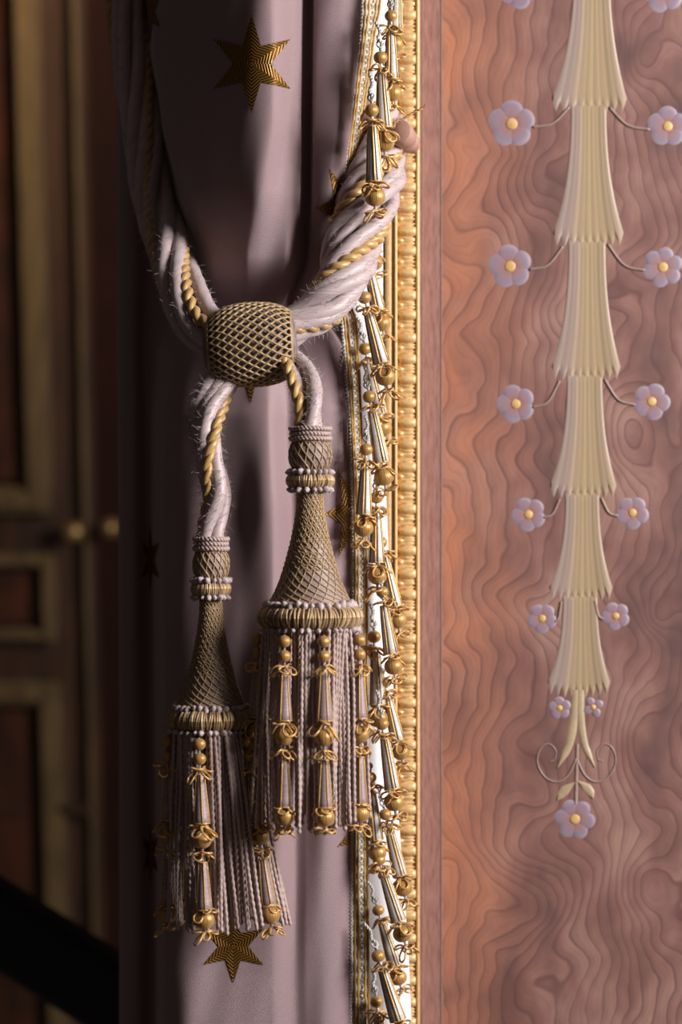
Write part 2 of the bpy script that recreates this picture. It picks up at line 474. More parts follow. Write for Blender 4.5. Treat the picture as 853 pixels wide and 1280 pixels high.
def star(cx, cy, rw, rh, rot=0.0, stripe=1.6):
    mb = MB()
    def pt(x, y):
        d = cdepth(x, y)
        p = P(x, y, d)
        e = 0.8
        dx = P(x+e, y, cdepth(x+e, y)) - P(x-e, y, cdepth(x-e, y)); dz = P(x, y-e, cdepth(x, y-e)) - P(x, y+e, cdepth(x, y+e))
        n = dx.cross(dz).normalized()
        if n.y > 0: n = -n
        return p + n*0.0005
    tips, inn = [], []
    for k in range(6):
        a = pi/2 + rot + k*pi/3
        tips.append((cx + rw*cos(a)*1.0, cy - rh*sin(a)))
        b = a + pi/6
        inn.append((cx + rw*0.42*cos(b), cy - rh*0.42*sin(b)))
    N = 10
    for k in range(6):
        for side in (0, 1):
            t = tips[k]; i = inn[k] if side == 0 else inn[k-1]
            ids = {}; uvs = {}
            for a in range(N+1):
                for b in range(N+1-a):
                    u, v = a/N, b/N; w = 1-u-v
                    x = cx*w + t[0]*u + i[0]*v; y = cy*w + t[1]*u + i[1]*v
                    ids[a, b] = (x, y)
                    # stripes run obliquely to the arm
                    ang = (0.75 if side == 0 else -0.75) + pi/2 + rot + k*pi/3
                    uvs[a, b] = (0, ((x-cx)*cos(ang) - (y-cy)*sin(ang))/stripe/20*3.14)
            vid = {}
            lo, hi = crow(cy)[0][0], 0
            for key, (x, y) in ids.items():
                if crow(y)[6][0]-14 <= x <= crow(y)[13][0] or x < 200: vid[key] = mb.add(pt(x, y))
            for a in range(N):
                for b in range(N-a):
                    tri = [(a,b),(a+1,b),(a,b+1)]
                    if all(q in vid for q in tri): mb.face([vid[q] for q in tri], [uvs[q] for q in tri])
                    if a+b < N-1:
                        tri = [(a+1,b),(a+1,b+1),(a,b+1)]
                        if all(q in vid for q in tri): mb.face([vid[q] for q in tri], [uvs[q] for q in tri])
    if mb.f:
        o = mb.obj('woven_star', M['star'], smooth=True); attach(o, curtain)
for s in ((315,80,55,62),(431,260,37,56,pi/6),(440,642,34,62,pi/6),(292,1183,44,46),(314,462,28,44),(456,1036,40,46),
          (188,14,14,40),(188,700,13,44),(188,1068,12,42)):
    star(*s)

# lining behind the right-hand edge, turned back towards the wall end
LE = [(-60,486),(100,483),(300,479),(420,479),(620,483),(800,490),(1000,497),(1190,511),(1340,517)]
lm = MB(); g = []
for i in range(120):
    py = -60 + 1400*i/119
    a = crow(py)[-1][0] - 16; b = interp(LE, py); line = []
    for j in range(13):
        t = j/12; px = a + (b-a)*t
        d = 48 - 17*sin(pi/2*min(1, t/0.68)) + 1.5*sin(t*5+py*0.01) + 15*max(0, (t-0.68)/0.32)**1.5
        line.append(P(px, py, d*0.001))
    g.append(line)
lm.grid(g)
lo = lm.obj('white_lining', M['lining']); attach(lo, curtain); lo['label'] = 'plain white lining showing behind the edge'

# ------------------------------------------------------------------ drop hangers (templates)
def bow_mesh(mb, z, size, seed, s, front_bias=True):
    r = random.Random(seed)
    n = r.choice((4, 4, 5)); size *= 0.82
    a0 = r.uniform(-0.5, 0.5)
    angs = [-pi/2 + a0 + (k - (n-1)/2)*r.uniform(0.85, 1.25) for k in range(n)] if front_bias else [2*pi*k/n + a0 for k in range(n)]
    angs.append(pi/2)
    for a in angs:
        d = Vector((cos(a), sin(a), 0)); side = Vector((-sin(a), cos(a), 0))
        tilt = r.uniform(-0.9, 0.5); L = size*r.uniform(0.85, 1.2)*s; W = size*r.uniform(0.42, 0.62)*s
        roll = r.uniform(-0.6, 0.6)
        pts = []
        for i in range(15):
            t = 2*pi*i/14
            out = (1 - cos(t))*0.5*L; lat = sin(t)*W*(0.4+0.6*(1-cos(t))*0.5)*1.3
            p = d*(out + 3.0*s) + side*(lat*cos(roll)) + Vector((0, 0, tilt*out + lat*sin(roll) - 0.35*out*out/L))
            pts.append(p + Vector((0, 0, z*s)))
        pts = resample(pts, 22)
        tube(mb, pts, 1.5*s, 6, plies=2, depth=0.4, rate=2*pi/(6.0*s), caps=False)
    ring = [Vector((3.6*s*cos(t), 3.6*s*sin(t), z*s)) for t in [2*pi*i/12 for i in range(13)]]
    tube(mb, ring, 1.5*s, 6, plies=2, depth=0.35, rate=2*pi/(5.0*s), caps=False)
def bead_mesh(mb, z, r, s):
    prof = []
    for i in range(13):
        t = pi*i/12
        prof.append((max(0.15, r*sin(t)**0.9)*s, (z + r*0.9*cos(t))*s))
    lathe(mb, prof, 20)
def bobbin_mesh(mb, z0, z1, r0, r1, s):
    prof = [(0.3*s, z0*s), (r0*0.8*s, z0*s), (r0*s, (z0-0.8)*s)]
    for i in range(1, 8): 
        t = i/8; prof.append(((r0 + (r1-r0)*t)*s, (z0 + (z1-z0)*t)*s))
    prof += [(r1*s, (z1+0.8)*s), (r1*0.85*s, z1*s), (0.3*s, z1*s)]
    lathe(mb, prof, 18)
def wires_mesh(mb, z0, z1, r0, r1, s, n, off, rad=0.95):
    for k in range(n):
        a = 2*pi*k/n + off
        pts = []
        for i in range(7):
            t = i/6; r = (r0 + (r1-r0)*t) + 0.3
            pts.append(Vector((r*s*cos(a), r*s*sin(a), (z0 + (z1-z0)*t)*s)))
        tube(mb, pts, rad*s, 5, plies=2, depth=0.3, rate=2*pi/(4*s))
    for z, r in ((z0, r0), (z1, r1)):
        ring = [Vector(((r)*s*cos(t), (r)*s*sin(t), z*s)) for t in [2*pi*i/16 for i in range(17)]]
        tube(mb, ring, rad*s*0.9, 5, caps=False)
def make_part(name, mat, fn, parent, *a):
    mb = MB(); fn(mb, *a); o = mb.obj(name, mat); kid(o, parent); return o

def fringe_drop(seed, s):
    mb = MB(); bobbin_mesh(mb, -18, -80, 5, 9.6, s)
    tube(mb, [Vector((0, 0, 0)), Vector((0, 0, -18*s))], 2*s, 6)
    tube(mb, [Vector((0, 0, -80*s)), Vector((0, 0, -112*s))], 2*s, 6)
    root = mb.obj('bobbin_drop', M['wrap_silver'])
    make_part('small_bead', M['gold_bead'], bead_mesh, root, 0, 8.2, s)
    make_part('large_bead', M['gold_bead'], bead_mesh, root, -97, 12.0, s)
    make_part('gold_wire', M['wire'], wires_mesh, root, -18, -80, 5, 9.6, s, 5, 0.5+seed*0.3, 1.15)
    make_part('dark_wire', M['dark_wire'], wires_mesh, root, -18, -80, 5, 9.6, s, 5, 0.85+seed*0.3, 0.6)
    for k, (z, sz) in enumerate(((-13, 14), (-84, 15), (-113, 14))):
        make_part('cord_bow', M['gold_cord'], bow_mesh, root, z, sz, seed*10+k, s)
    def sc_(mb):
        pts = catmull([(0, 0, 8*s), (1.5*s, -2*s, 16*s), (-2*s, 0, 22*s), (1*s, 2*s, 30*s), (-3*s, 5*s, 42*s)], 30)
        rope(mb, pts, 2.5*s, 2, 8*s, 5)
        tube(mb, [Vector((4*s*cos(t), 2*s*sin(t)-1*s, 15*s+4*s*sin(t*1.0))) for t in [2*pi*i/12 for i in range(13)]], 1.3*s, 5, plies=2, rate=2*pi/(4*s), caps=False)
    make_part('silver_cord', M['silver_cord'], sc_, root)
    return root

def tassel_drop(seed, s):
    mb = MB(); bobbin_mesh(mb, -37, -97, 5, 10, s)
    tube(mb, [Vector((0, 0, 8*s)), Vector((0, 0, -230*s))], 1.6*s, 6)
    root = mb.obj('bobbin_drop', M['wrap_lilac'])
    make_part('lower_bobbin', M['wrap_lilac'], bobbin_mesh, root, -145, -203, 5, 9.4, s)
    for z, r in ((0, 8.2), (-18, 8.2)): make_part('small_bead', M['gold_bead'], bead_mesh, root, z, r, s)
    for z, r in ((-117, 12.2), (-215, 12.8)): make_part('large_bead', M['gold_bead'], bead_mesh, root, z, r, s)
    for a, b, r1 in ((-37, -97, 10), (-145, -203, 9.4)):
        make_part('gold_wire', M['wire'], wires_mesh, root, a, b, 5, r1, s, 5, 0.35+seed*0.2, 0.95)
    for k, (z, sz) in enumerate(((-31, 17), (-101, 18), (-134, 15), (-204, 14), (-231, 14))):
        make_part('cord_bow', M['gold_cord'], bow_mesh, root, z, sz, seed*17+k+3, s)
    return root

# ------------------------------------------------------------------ fringe on the curtain edge
BR = [(-60,452,482),(12,453,475),(50,450,468),(100,444,461),(140,440,455),(200,433,447),(250,426,437),(300,413,422),(340,402,412),
      (385,422,440),(400,428,446),(450,432,449),(520,437,452),(600,440,455),(700,441,459),(1000,441,460),(1100,440,460),(1200,440,461),(1340,438,463)]
fringe = thing('curtain_fringe', 'gold and silver braid with hanging beaded bobbins along the mauve curtain edge', 'fringe', P(450, 1280, 0))
def braid_pt(t, py, lift=0.0):
    a, b = interp(BR, py)
    px = a + (b-a)*t
    d = 0.003 + 0.014*t - lift
    if py < 345: d += 0.0
    if 330 < py < 470: d += 0.012*sin(pi*(py-330)/140)
    return P(px, py, d)
bm = MB(); g = []
N = 340
for i in range(N+1):
    py = -60 + 1400*i/N
    g.append([braid_pt(t/6, py, 0.0012*(1 if (i//2) % 2 else 0)*(1 if 0 < t < 6 else 0)) for t in range(7)])
bm.grid(g, lambda i, j: (j/6*3, i/N*0.84))
o = bm.obj('braid_band', M['braid_silver']); attach(o, fringe)
for t, r in ((0.28, 1.9), (0.88, 2.0)):
    for dt in (-0.1, 0.1):
        mb = MB(); pts = [braid_pt(t+dt, -60 + 1400*i/420, 0.0012) for i in range(421)]
        tube(mb, pts, r*S0, 6, plies=2, depth=0.35, rate=2*pi/(6.5*S0))
        o = mb.obj('gold_stripe', M['braid_gold']); attach(o, fringe)
mb = MB()
pts = []
for i in range(1900):
    py = -60 + 1400*i/1899; ph = py*2*pi/4.6
    pts.append(braid_pt(-0.04, py, 0.001) + Vector((1.5*S0*sin(ph), 1.2*S0*cos(ph), 0)))
tube(mb, pts, 0.85*S0, 4)
o = mb.obj('picot_edge', M['silver_cord']); attach(o, fringe)
mb = MB(); pts = []
for i in range(1500):
    py = -60 + 1400*i/1499; ph = py*2*pi/7.0
    pts.append(braid_pt(0.58, py, 0.0015) + Vector((2.2*S0*sin(ph), 0.6*S0*cos(ph*2), 0)))
tube(mb, pts, 0.9*S0, 4)
o = mb.obj('silver_gimp', M['silver_cord']); attach(o, fringe)

drops = [fringe_drop(k, S0) for k in range(4)]
FD = [ # small bead, large bead, depth(mm)
 ((497,-42),(493,55),-16),((489,20),(491,116),-21),((476,72),(481,178),-27),((465,138),(469,246),-38),
 ((455,232),(467,328),22),((457,312),(477,404),14),((456,372),(482,471),-12),((457,436),(478,535),10),
 ((462,496),(480,596),-12),((458,562),(455,660),-18),((471,622),(472,720),-11),((476,678),(497,775),4),
 ((478,740),(492,833),-14),((468,796),(473,898),0),((481,853),(501,940),2),((478,905),(493,1003),-14),
 ((463,972),(472,1066),-8),((482,1018),(504,1110),6),((474,1075),(503,1167),-10),((473,1138),(498,1222),8),
 ((473,1195),(503,1292),-12),((471,1252),(484,1350),4),
]
used = set()
for i, (a, b, d) in enumerate(FD):
    k = i % 4
    d *= 0.001
    A, B = P(a[0], a[1], d), P(b[0], b[1], d)
    if k in used: r = copy_tree(drops[k])
    else: r = drops[k]; used.add(k)
    v = B - A
    r.parent = fringe; r.matrix_parent_inverse = world(fringe).inverted()
    r.rotation_mode = 'QUATERNION'
    q = Vector((0, 0, -1)).rotation_difference(v.normalized())
    r.rotation_quaternion = q @ Quaternion((0, 0, 1), R.uniform(-0.5, 0.5))
    r.location = A
    f = v.length / (97*S0)
    r.scale = (max(0.93, min(1.06, f)),)*2 + (f,)

# ------------------------------------------------------------------ rope tieback
tie = thing('rope_tieback', 'thick twisted lilac and gold silk rope looped round the curtain with netted knot', 'tieback', P(313, 431, -0.05))
HAIR = []
def bundle(path, strands, brad, turns, nres, fuzz=0.5, ph0=0.0):
    base = resample(catmull(path, 120), nres)
    fr = frames(base)
    for (kind, ang, rad, r, seed) in strands:
        pts = []; rr = random.Random(seed); w1, w2 = rr.uniform(0, 6), rr.uniform(0, 6)
        for i, p in enumerate(base):
            t = i/nres
            B = brad(t) if callable(brad) else brad
            a = ang + ph0 + turns*2*pi*t + 0.25*sin(t*7 + w1)
            q = rad*(1 + 0.12*sin(t*9 + w2))
            T, u, w = fr[i]
            pts.append(p + u*(B*q*cos(a)) + w*(B*q*sin(a)))
        mb = MB()
        if kind == 'gold':
            pts = resample(pts, nres*2)
            rope(mb, pts, r*S0, 2, 34*S0, 10, ply_r=r*S0*0.6, phase=seed)
            o = mb.obj('gold_strand', M['gold_silk']); attach(o, tie)
        else:
            f = lambda t, w1=w1: r*S0*(1 + 0.07*sin(t*11 + w1))
            tube(mb, pts, f, 16, plies=3 if seed % 2 else 2, depth=0.07, rate=2*pi/(95*S0))
            o = mb.obj('silk_strand', M['silk']); attach(o, tie)
            ff = frames(pts)
            nh = int(fuzz * nres)
            for _ in range(nh):
                i = rr.randrange(2, len(pts)-2); a = rr.uniform(0, 2*pi)
                T, u, w = ff[i]; n = u*cos(a) + w*sin(a)
                HAIR.append((pts[i] + n*(r*S0*0.9), n, T, rr))
S = S0
right = [P(486,152,.038), P(480,190,.020), P(464,242,.002), P(447,295,-.012), P(430,345,-.027), P(404,386,-.038), P(366,408,-.044), P(330,424,-.045)]
st = []
GR = -(0.4 + 1.4*2*pi*0.60)
for k in (1,2,3,5,6,7,8): st.append(('silk', GR + 2*pi*k/9, 0.78, 9.3, k))
st.append(('gold', GR+2*pi*4/9, 0.84, 8.0, 13))
st.append(('gold', GR, 0.84, 8.4, 8))
st += [('silk', 0.5, 0.1, 15, 21)]
bundle(right, st, lambda t: (23 + 12*sin(pi*min(1, t*1.15)) - 7*max(0, t-.75)*4)*S, 1.4, 110, 3.0, 0.4)
left = [P(153,-60,.122), P(160,20,.120), P(169,90,.116), P(178,160,.110), P(192,240,.094), P(211,310,.036), P(228,368,-.012), P(250,408,-.034), P(285,426,-.045), P(315,432,-.045)]
st = []
GL = -6.35
for k in range(1, 8): st.append(('silk', GL + 2*pi*k/8, 0.76, 9.3, 30+k))
st.append(('gold', GL, 0.9, 8.0, 40)); st.append(('gold', GL+2.75, 0.9, 7.2, 43))
st += [('silk', 1.5, 0.1, 14, 51)]
bundle(left, st, lambda t: (23 + 5*t)*S, 0.95, 130, 3.6, 1.0)
# tails that carry the tassels
bundle([P(300,448,-.045), P(276,476,-.052), P(257,520,-.064), P(262,570,-.069), P(272,620,-.072), P(265,660,-.074), P(264,684,-.074)],
       [('silk', 0.0, 0.6, 9.2, 61), ('silk', 2.1, 0.62, 9.0, 62), ('silk', 3.6, 0.6, 8.6, 63), ('gold', -3.5, 0.95, 6.8, 64), ('silk', 4.2, 0.2, 9, 65)],
       lambda t: (21 - 9*t**1.5)*S, 0.75, 70, 7.0, 1.0)
bundle([P(340,445,-.045), P(364,452,-.058), P(381,476,-.075), P(387,505,-.084), P(387,530,-.086), P(387,545,-.086)],
       [('silk', 1.0, 0.65, 9.6, 71), ('silk', 3.1, 0.6, 9.2, 72), ('silk', 0.0, 0.6, 8.8, 73), ('gold', 5.3, 0.95, 7.6, 74)],
       lambda t: (17 - 4*t)*S, 0.32, 50, 7.0, 0.2)
mb = MB()
for (p, n, T, rr) in HAIR:
    L = rr.uniform(3.5, 10)*S; d = (n + T*rr.uniform(-1.0, 1.0)*0.9).normalized(); c = Vector((rr.uniform(-1, 1), rr.uniform(-1, 1), rr.uniform(-1.4, 0.6)))*0.7
    pts = [p + d*L*t + c*L*t*t*0.6 for t in (0, 0.33, 0.66, 1)]
    tube(mb, pts, lambda t: (0.30 - 0.18*t)*S, 3, caps=False)
o = mb.obj('loose_fibres', M['tuft']); attach(o, tie); o['kind'] = 'stuff'

# netted knot: barrel lying across the front, openings left and right
KD = 0.84; KS = sca(-0.05); kc = P(313, 431, -0.05)
kx = Matrix.Translation(kc) @ Matrix.Rotation(math.radians(-3), 4, 'Y')
def kprof(t):     # t 0..1 left to right : (x, r) in px
    x = -53 + 106*t
    r = 51.5 * (1 - 0.26*abs(2*t-1)**3.0) 
    if t < 0.5: r -= 5*(1-2*t)**1.5
    return x, r
def kpt(t, th, extra=0.0):
    x, r = kprof(t); r += extra
    # open lip curls inward at both ends
    return kx @ Vector((x*KS, -r*KS*cos(th)*KD, r*KS*sin(th)))
mb = MB(); g = []
for i in range(41):
    t = i/40
    g.append([kpt(t, 2*pi*j/48, -4.0) for j in range(48)])
mb.grid(g, lambda i, j: (j/48*4, i/40*0.06), closed=True)
for end in (0, 40):      # rounded ends that close in on the rope
    for q in range(1, 4):
        pass
endl = []
for sgn, t in ((-1, 0), (1, 1)):
    rws = []
    for q in range(6):
        a = q/5*pi/2
        x, r = kprof(t); rr = (r-4.0) - 13*(1-cos(a)); xx = x + sgn*6*sin(a)
        rws.append([kx @ Vector((xx*KS, -rr*KS*cos(2*pi*j/48)*KD, rr*KS*sin(2*pi*j/48))) for j in range(48)])
    rws.append([kx @ Vector((x*0.75*KS, -12*KS*cos(2*pi*j/48), 12*KS*sin(2*pi*j/48))) for j in range(48)])
    mb.grid(rws, lambda i, j: (j/48*4, i*0.004), closed=True)
knot = mb.obj('netted_knot', M['knot_base']); attach(knot, tie)
mb = MB()
NK = 58
for k in range(NK):
    pts = []
    for i in range(101):
        t = i/100; x = t*106
        w = 0.43*sin(2*pi*x/15.2 + (pi if k % 2 else 0))
        th = 2*pi*(k + w)/NK + 0.0022*x
        pts.append(kpt(t, th, 0.2 + 0.5*abs(sin(2*pi*x/15.2))))
    tube(mb, pts, 1.7*KS, 6, plies=2, depth=0.35, rate=2*pi/(5*KS))
for t in (0.0, 0.012, 0.988, 1.0):
    ring = [kpt(t, 2*pi*j/60, 0.8) for j in range(61)]
    tube(mb, ring, 1.5*KS, 6, plies=2, depth=0.35, rate=2*pi/(5*KS), caps=False)
net = mb.obj('net', M['net']); attach(net, knot)

# ------------------------------------------------------------------ tassels
def wound_ring(mb, R_, z, ra, rz, n, s, seed):
    rr = random.Random(seed)
    # core
    g = []
    for i in range(49):
        a = 2*pi*i/48
        g.append([Vector(((R_ + ra*0.8*cos(b))*cos(a), (R_ + ra*0.8*cos(b))*sin(a), z + rz*0.8*sin(b)))*s for b in [2*pi*j/10 for j in range(10)]])
    mb.grid(g, lambda i, j: (i/7, j*0.1), closed=True)
    for k in range(n):
        a0 = 2*pi*(k + rr.uniform(-0.2, 0.2))/n; tw = rr.uniform(-0.05, 0.05)
        rad = 1.45*rr.uniform(0.9, 1.15); sz = rr.uniform(0.95, 1.07)
        g = []; m = 14
        for j in range(m+1):
            b = 2*pi*j/m
            c = Vector(((R_ + ra*sz*cos(b))*cos(a0+tw*sin(b)), (R_ + ra*sz*cos(b))*sin(a0+tw*sin(b)), z + rz*sz*sin(b)))*s
            g.append(c)
        u0 = rr.random()*50
        b0 = len(mb.f)
        tube(mb, g, rad*s, 5, caps=False)
        for q in range(b0, len(mb.f)): mb.uv[q] = [(u0, v) for (u, v) in mb.uv[q]]
def tuft_ring(mb, R_, z, n, size, s, seed, point=1.0):
    rr = random.Random(seed)
    for k in range(n):
        a = 2*pi*(k + rr.uniform(-0.25, 0.25))/n
        c = Vector((R_*cos(a), R_*sin(a), z))*s
        ax = Vector((cos(a)*0.8, sin(a)*0.8, rr.uniform(-0.4, 1.0)*point)).normalized()
        L = size*rr.uniform(0.8, 1.3)*s
        pts = [c - ax*L*0.5, c - ax*L*0.1, c + ax*L*0.4, c + ax*L*0.9]
        pr = [0.35, 0.6, 0.5, 0.12]
        tube(mb, [pts[0].lerp(pts[3], i/6) for i in range(7)], lambda t: L*interp([(0, .35), (.35, .62), (.7, .5), (1, .12)], t), 7)
def helix_net(mb, zf, rf, n, turns, rad, s, m=60, beady=0.0):
    for sgn, tn in ((1, turns[0]), (-1, turns[1])):
        for k in range(n):
            pts = []
            for i in range(m+1):
                t = i/m; a = 2*pi*k/n + sgn*tn*2*pi*t
                r = rf(t) + 0.6
                pts.append(Vector((r*cos(a), r*sin(a), zf(t)))*s)
            tube(mb, pts, rad*s*(1.0 if sgn > 0 else 0.75), 5, plies=2, depth=0.35, rate=2*pi/(5*s))

def make_tassel(label, top, y, hs, rs, tilt, skirt, drop_spec, seed):
    """hs/rs: height and radius scale; built round its own axis, hanging from the top of its collar"""
    s = sca(y); rr = random.Random(seed)
    T = thing('tassel', label, 'tassel', P(top[0], top[1], y), 'rope tassels')
    T.rotation_euler = (0, tilt, 0)
    def put(name, mat, mb): return kid(mb.obj(name, mat), T)
    H = lambda h: -h*hs
    mb = MB()
    for i in range(3):
        z = H(3 + i*6.2); r = (24.5 - (1.2 if i == 1 else 0))*rs
        ring = [Vector((r*cos(t), r*sin(t), z + 0.5*sin(3*t)))*s for t in [2*pi*j/70 for j in range(71)]]
        rope(mb, ring, 3.6*s, 2, 9*s, 6)
    lathe(mb, [(a*s, b*s) for a, b in ((0.5, 0), (21*rs, H(0)), (22*rs, H(20)))], 24)
    put('cord_collar', M['silk_cord'], mb)
    bp = [(20,18),(23.5,23),(26,31),(26.5,38),(25,46),(21,54),(14,56)]
    mb = MB(); lathe(mb, [(a*rs*s, H(b)*s) for a, b in bp], 32)
    ball = put('netted_ball', M['head_base'], mb)
    mb = MB()
    zt = [(i/6, b) for i, (a, b) in enumerate(bp)]; rt = [(i/6, a) for i, (a, b) in enumerate(bp)]
    helix_net(mb, lambda t: H(interp(zt, t)), lambda t: interp(rt, t)*rs, 16, (0.22, 0.06), 1.25, s, 24)
    kid(mb.obj('net', M['net']), ball)
    mb = MB(); tuft_ring(mb, 25.5*rs, H(57), 18, 6.6, s, seed+1, 0.5); put('tufted_ring', M['tuft'], mb)
    mb = MB(); wound_ring(mb, 22.5*rs, H(68), 6.8*rs, 7.5*hs, 62, s, seed+2); put('gold_ring', M['ring_gold'], mb)
    mb = MB(); tuft_ring(mb, 24.5*rs, H(79), 18, 6.2, s, seed+3, -0.3); put('tufted_ring', M['tuft'], mb)
    np_ = [(15.5,76),(15.5,90),(16.5,105),(19,122),(22.5,140),(27,158),(32,176),(38,194),(44,208),(50,219),(52,226),(40,232)]
    mb = MB(); lathe(mb, [(a*rs*s, H(b)*s) for a, b in np_], 40)
    bell = put('netted_bell', M['head_base'], mb)
    n_ = len(np_)-1
    zt2 = [(i/(n_-1), b) for i, (a, b) in enumerate(np_[:-1])]; rt2 = [(i/(n_-1), a) for i, (a, b) in enumerate(np_[:-1])]
    mb = MB(); helix_net(mb, lambda t: H(interp(zt2, t)), lambda t: interp(rt2, t)*rs, 20, (0.85, 0.28), 1.25, s, 110)
    # looped scale rows give the neck its knotted look
    for q in range(26):
        t = (q/26)**0.8; z = H(interp(zt2, t)); r = interp(rt2, t)*rs + 1.1
        if t > 0.62 : continue
        m = 17*6
        pts = [Vector((r*cos(a), r*sin(a), z + 1.8*sin(a*17 + q*pi)))*s for a in [2*pi*j/m for j in range(m+1)]]
        tube(mb, pts, 0.85*s, 4, caps=False)
    kid(mb.obj('net', M['net']), bell)
    mb = MB(); tuft_ring(mb, 53*rs, H(223), 34, 7.6, s, seed+4, 1.4); put('tufted_ring', M['tuft'], mb)
    mb = MB(); wound_ring(mb, 53*rs, H(238), 12.5*rs, 12.5*hs, 112, s, seed+5); put('gold_ring', M['ring_gold'], mb)
    mb = MB(); tuft_ring(mb, 60*rs, H(253), 36, 5.6, s, seed+6, -0.6); put('tufted_ring', M['tuft'], mb)
    # dark core disc under the ring
    mb = MB(); lathe(mb, [(0.5*s, H(246)*s), (56*rs*s, H(248)*s), (54*rs*s, H(254)*s), (0.5*s, H(256)*s)], 30)
    put('skirt_heading', M['silk_cord'], mb)
    # skirt cords
    L = skirt['len']
    protos = []
    for q in range(6):
        mb = MB(); pr = random.Random(seed*7+q); a1, a2, p1 = pr.uniform(-3, 3), pr.uniform(-2, 2), pr.uniform(0, 6)
        pts = [Vector(((a1*sin(pi*t) + 0.8*sin(7*t+p1))*s, (a2*sin(pi*t) + 0.8*sin(6*t+p1))*s, -L*t*s)) for t in [i/150 for i in range(151)]]
        tube(mb, pts, lambda t: 2.5*s*(1 if t < 0.985 else 1.35 - 0.9*(t-0.985)/0.015), 10, plies=2, depth=0.46, rate=2*pi/(17*s), phase=pr.uniform(0, 6))
        protos.append(mb.obj('skirt_cord', M['silk_cord']))
    used = set(); cnt = 0
    angs_block = [d['ang'] for d in drop_spec]
    cords = []
    for lay, (n, rad, jit) in enumerate(((80, 58*rs, 2.2), (30, 48*rs, 2.5))):
        for k in range(n):
            a = 2*pi*(k + rr.uniform(-0.3, 0.3))/n
            if lay == 0 and any(abs((a - b + pi) % (2*pi) - pi) < 0.14 for b in angs_block): continue
            cords.append((a, rad + rr.uniform(-jit, jit), lay))
    for (a, rad, lay) in cords:
        q = rr.randrange(6)
        if q in used: c = protos[q].copy(); C.objects.link(c); c.parent = T
        else: c = protos[q]; used.add(q); c.parent = T
        x, y_ = rad*cos(a), rad*sin(a)
        fl = skirt['flare']*rr.uniform(0.75, 1.25)
        bx = x*fl + skirt['lean'][0]*(0.5+2.0*max(0, cos(a))) + rr.uniform(-4, 4); by = y_*fl + skirt['lean'][1] + rr.uniform(-4, 4)
        top_ = Vector((x, y_, H(252))); bot = Vector((bx, by, H(252) - L))
        d = (bot - top_).normalized()
        c.rotation_mode = 'QUATERNION'
        c.rotation_quaternion = Vector((0, 0, -1)).rotation_difference(d) @ Quaternion((0, 0, 1), rr.uniform(0, 6.28))
        c.location = top_*s; c.scale = (1, 1, rr.uniform(0.965, 1.03))
    for q in range(6):
        if q not in used: bpy.data.objects.remove(protos[q])
    # beaded drops in the skirt
    dp = [tassel_drop(seed+j, s) for j in range(2)]
    for i, dsp in enumerate(drop_spec):
        r = dp[i] if i < 2 else copy_tree(dp[i % 2])
        r.parent = T
        a = dsp['ang']; rad = 62*rs + 3
        A = Vector((rad*cos(a), rad*sin(a), H(252) - 14))
        Bx = A.x*skirt['flare'] + dsp.get('dx', 0) + skirt['lean'][0]; B = Vector((Bx, A.y*skirt['flare']+skirt['lean'][1], A.z - 215*dsp.get('k', 1)))
        r.rotation_mode = 'QUATERNION'
        r.rotation_quaternion = Vector((0, 0, -1)).rotation_difference((B-A).normalized()) @ Quaternion((0, 0, 1), a + pi/2)
        r.location = A*s; r.scale = (dsp.get('k', 1), dsp.get('k', 1), dsp.get('k', 1))
    return T

make_tassel('lilac and gold tassel hanging higher on the short rope tail, nearer the gilt moulding',
            (388, 533), -0.086, 1.0, 1.0, 0.0, dict(len=246, flare=1.05, lean=(0, 0)),
            [dict(ang=-pi/2-0.50, dx=2), dict(ang=-pi/2+0.27, dx=0), dict(ang=-pi/2+1.22, dx=-2), dict(ang=-pi/2-1.5), dict(ang=pi/2+0.9), dict(ang=pi/2-0.6)], 3)
make_tassel('lilac and gold tassel hanging lower on the long rope tail, against the dark folds',
            (264, 671), -0.074, 0.955, 0.84, 0.0, dict(len=244, flare=1.18, lean=(14, 4)),
            [dict(ang=-pi/2-0.22, dx=-5), dict(ang=-pi/2+1.0, dx=6), dict(ang=-pi/2-1.3, dx=-6), dict(ang=pi/2+0.8), dict(ang=pi/2-0.6, dx=10)], 5)

# ------------------------------------------------------------------ wooden holdback and string
hb = thing('wooden_holdback', 'pinkish wooden peg holding the rope beside the gilt moulding', 'holdback', P(500, 165, 0.0))
def cyl(mb, a, b, r, n=28, bev=1.2):
    s = S0; ax = (b-a).normalized(); Lh = (b-a).length
    rot = Vector((0, 0, 1)).rotation_difference(ax).to_matrix()
    pr = [(0.2, 0), (r-bev, 0), (r, bev), (r, Lh/s-bev), (r-bev, Lh/s), (0.2, Lh/s)]
    lathe(mb, [(p*s, q*s) for p, q in pr], n, off=a, ax=rot)
mb = MB(); cyl(mb, P(499,164,-.006), P(506,172,.008), 15.5); o = mb.obj('peg_face', M['peg'], None, True); attach(o, hb)
mb = MB(); cyl(mb, P(508,174,.010), P(511,178,.018), 14.5); cyl(mb, P(503,168,.004), P(516,184,.06), 9); o = mb.obj('peg_shaft', M['peg']); attach(o, hb)
mb = MB(); cyl(mb, P(455,146,.018), P(500,166,.016), 13); cyl(mb, P(452,134,.022), P(470,136,.022), 10); o = mb.obj('cross_bar', M['peg']); attach(o, hb)
mb = MB()
pts = catmull([P(490,157,-.009), P(494,153,-.009), P(503,149,-.004), P(517,141,.000), P(530,134,.002), P(533,131,.003)], 50)
rope(mb, pts, 1.9*S0, 2, 13*S0, 6)
tube(mb, catmull([P(488,160,-.009), P(492,158,-.011), P(493,154,-.009)], 8), 2.6*S0, 6)
o = mb.obj('twisted_string', M['brown_gold']); tag(o, 'short end of brown and gold twisted string poking across the gilt moulding', 'string')

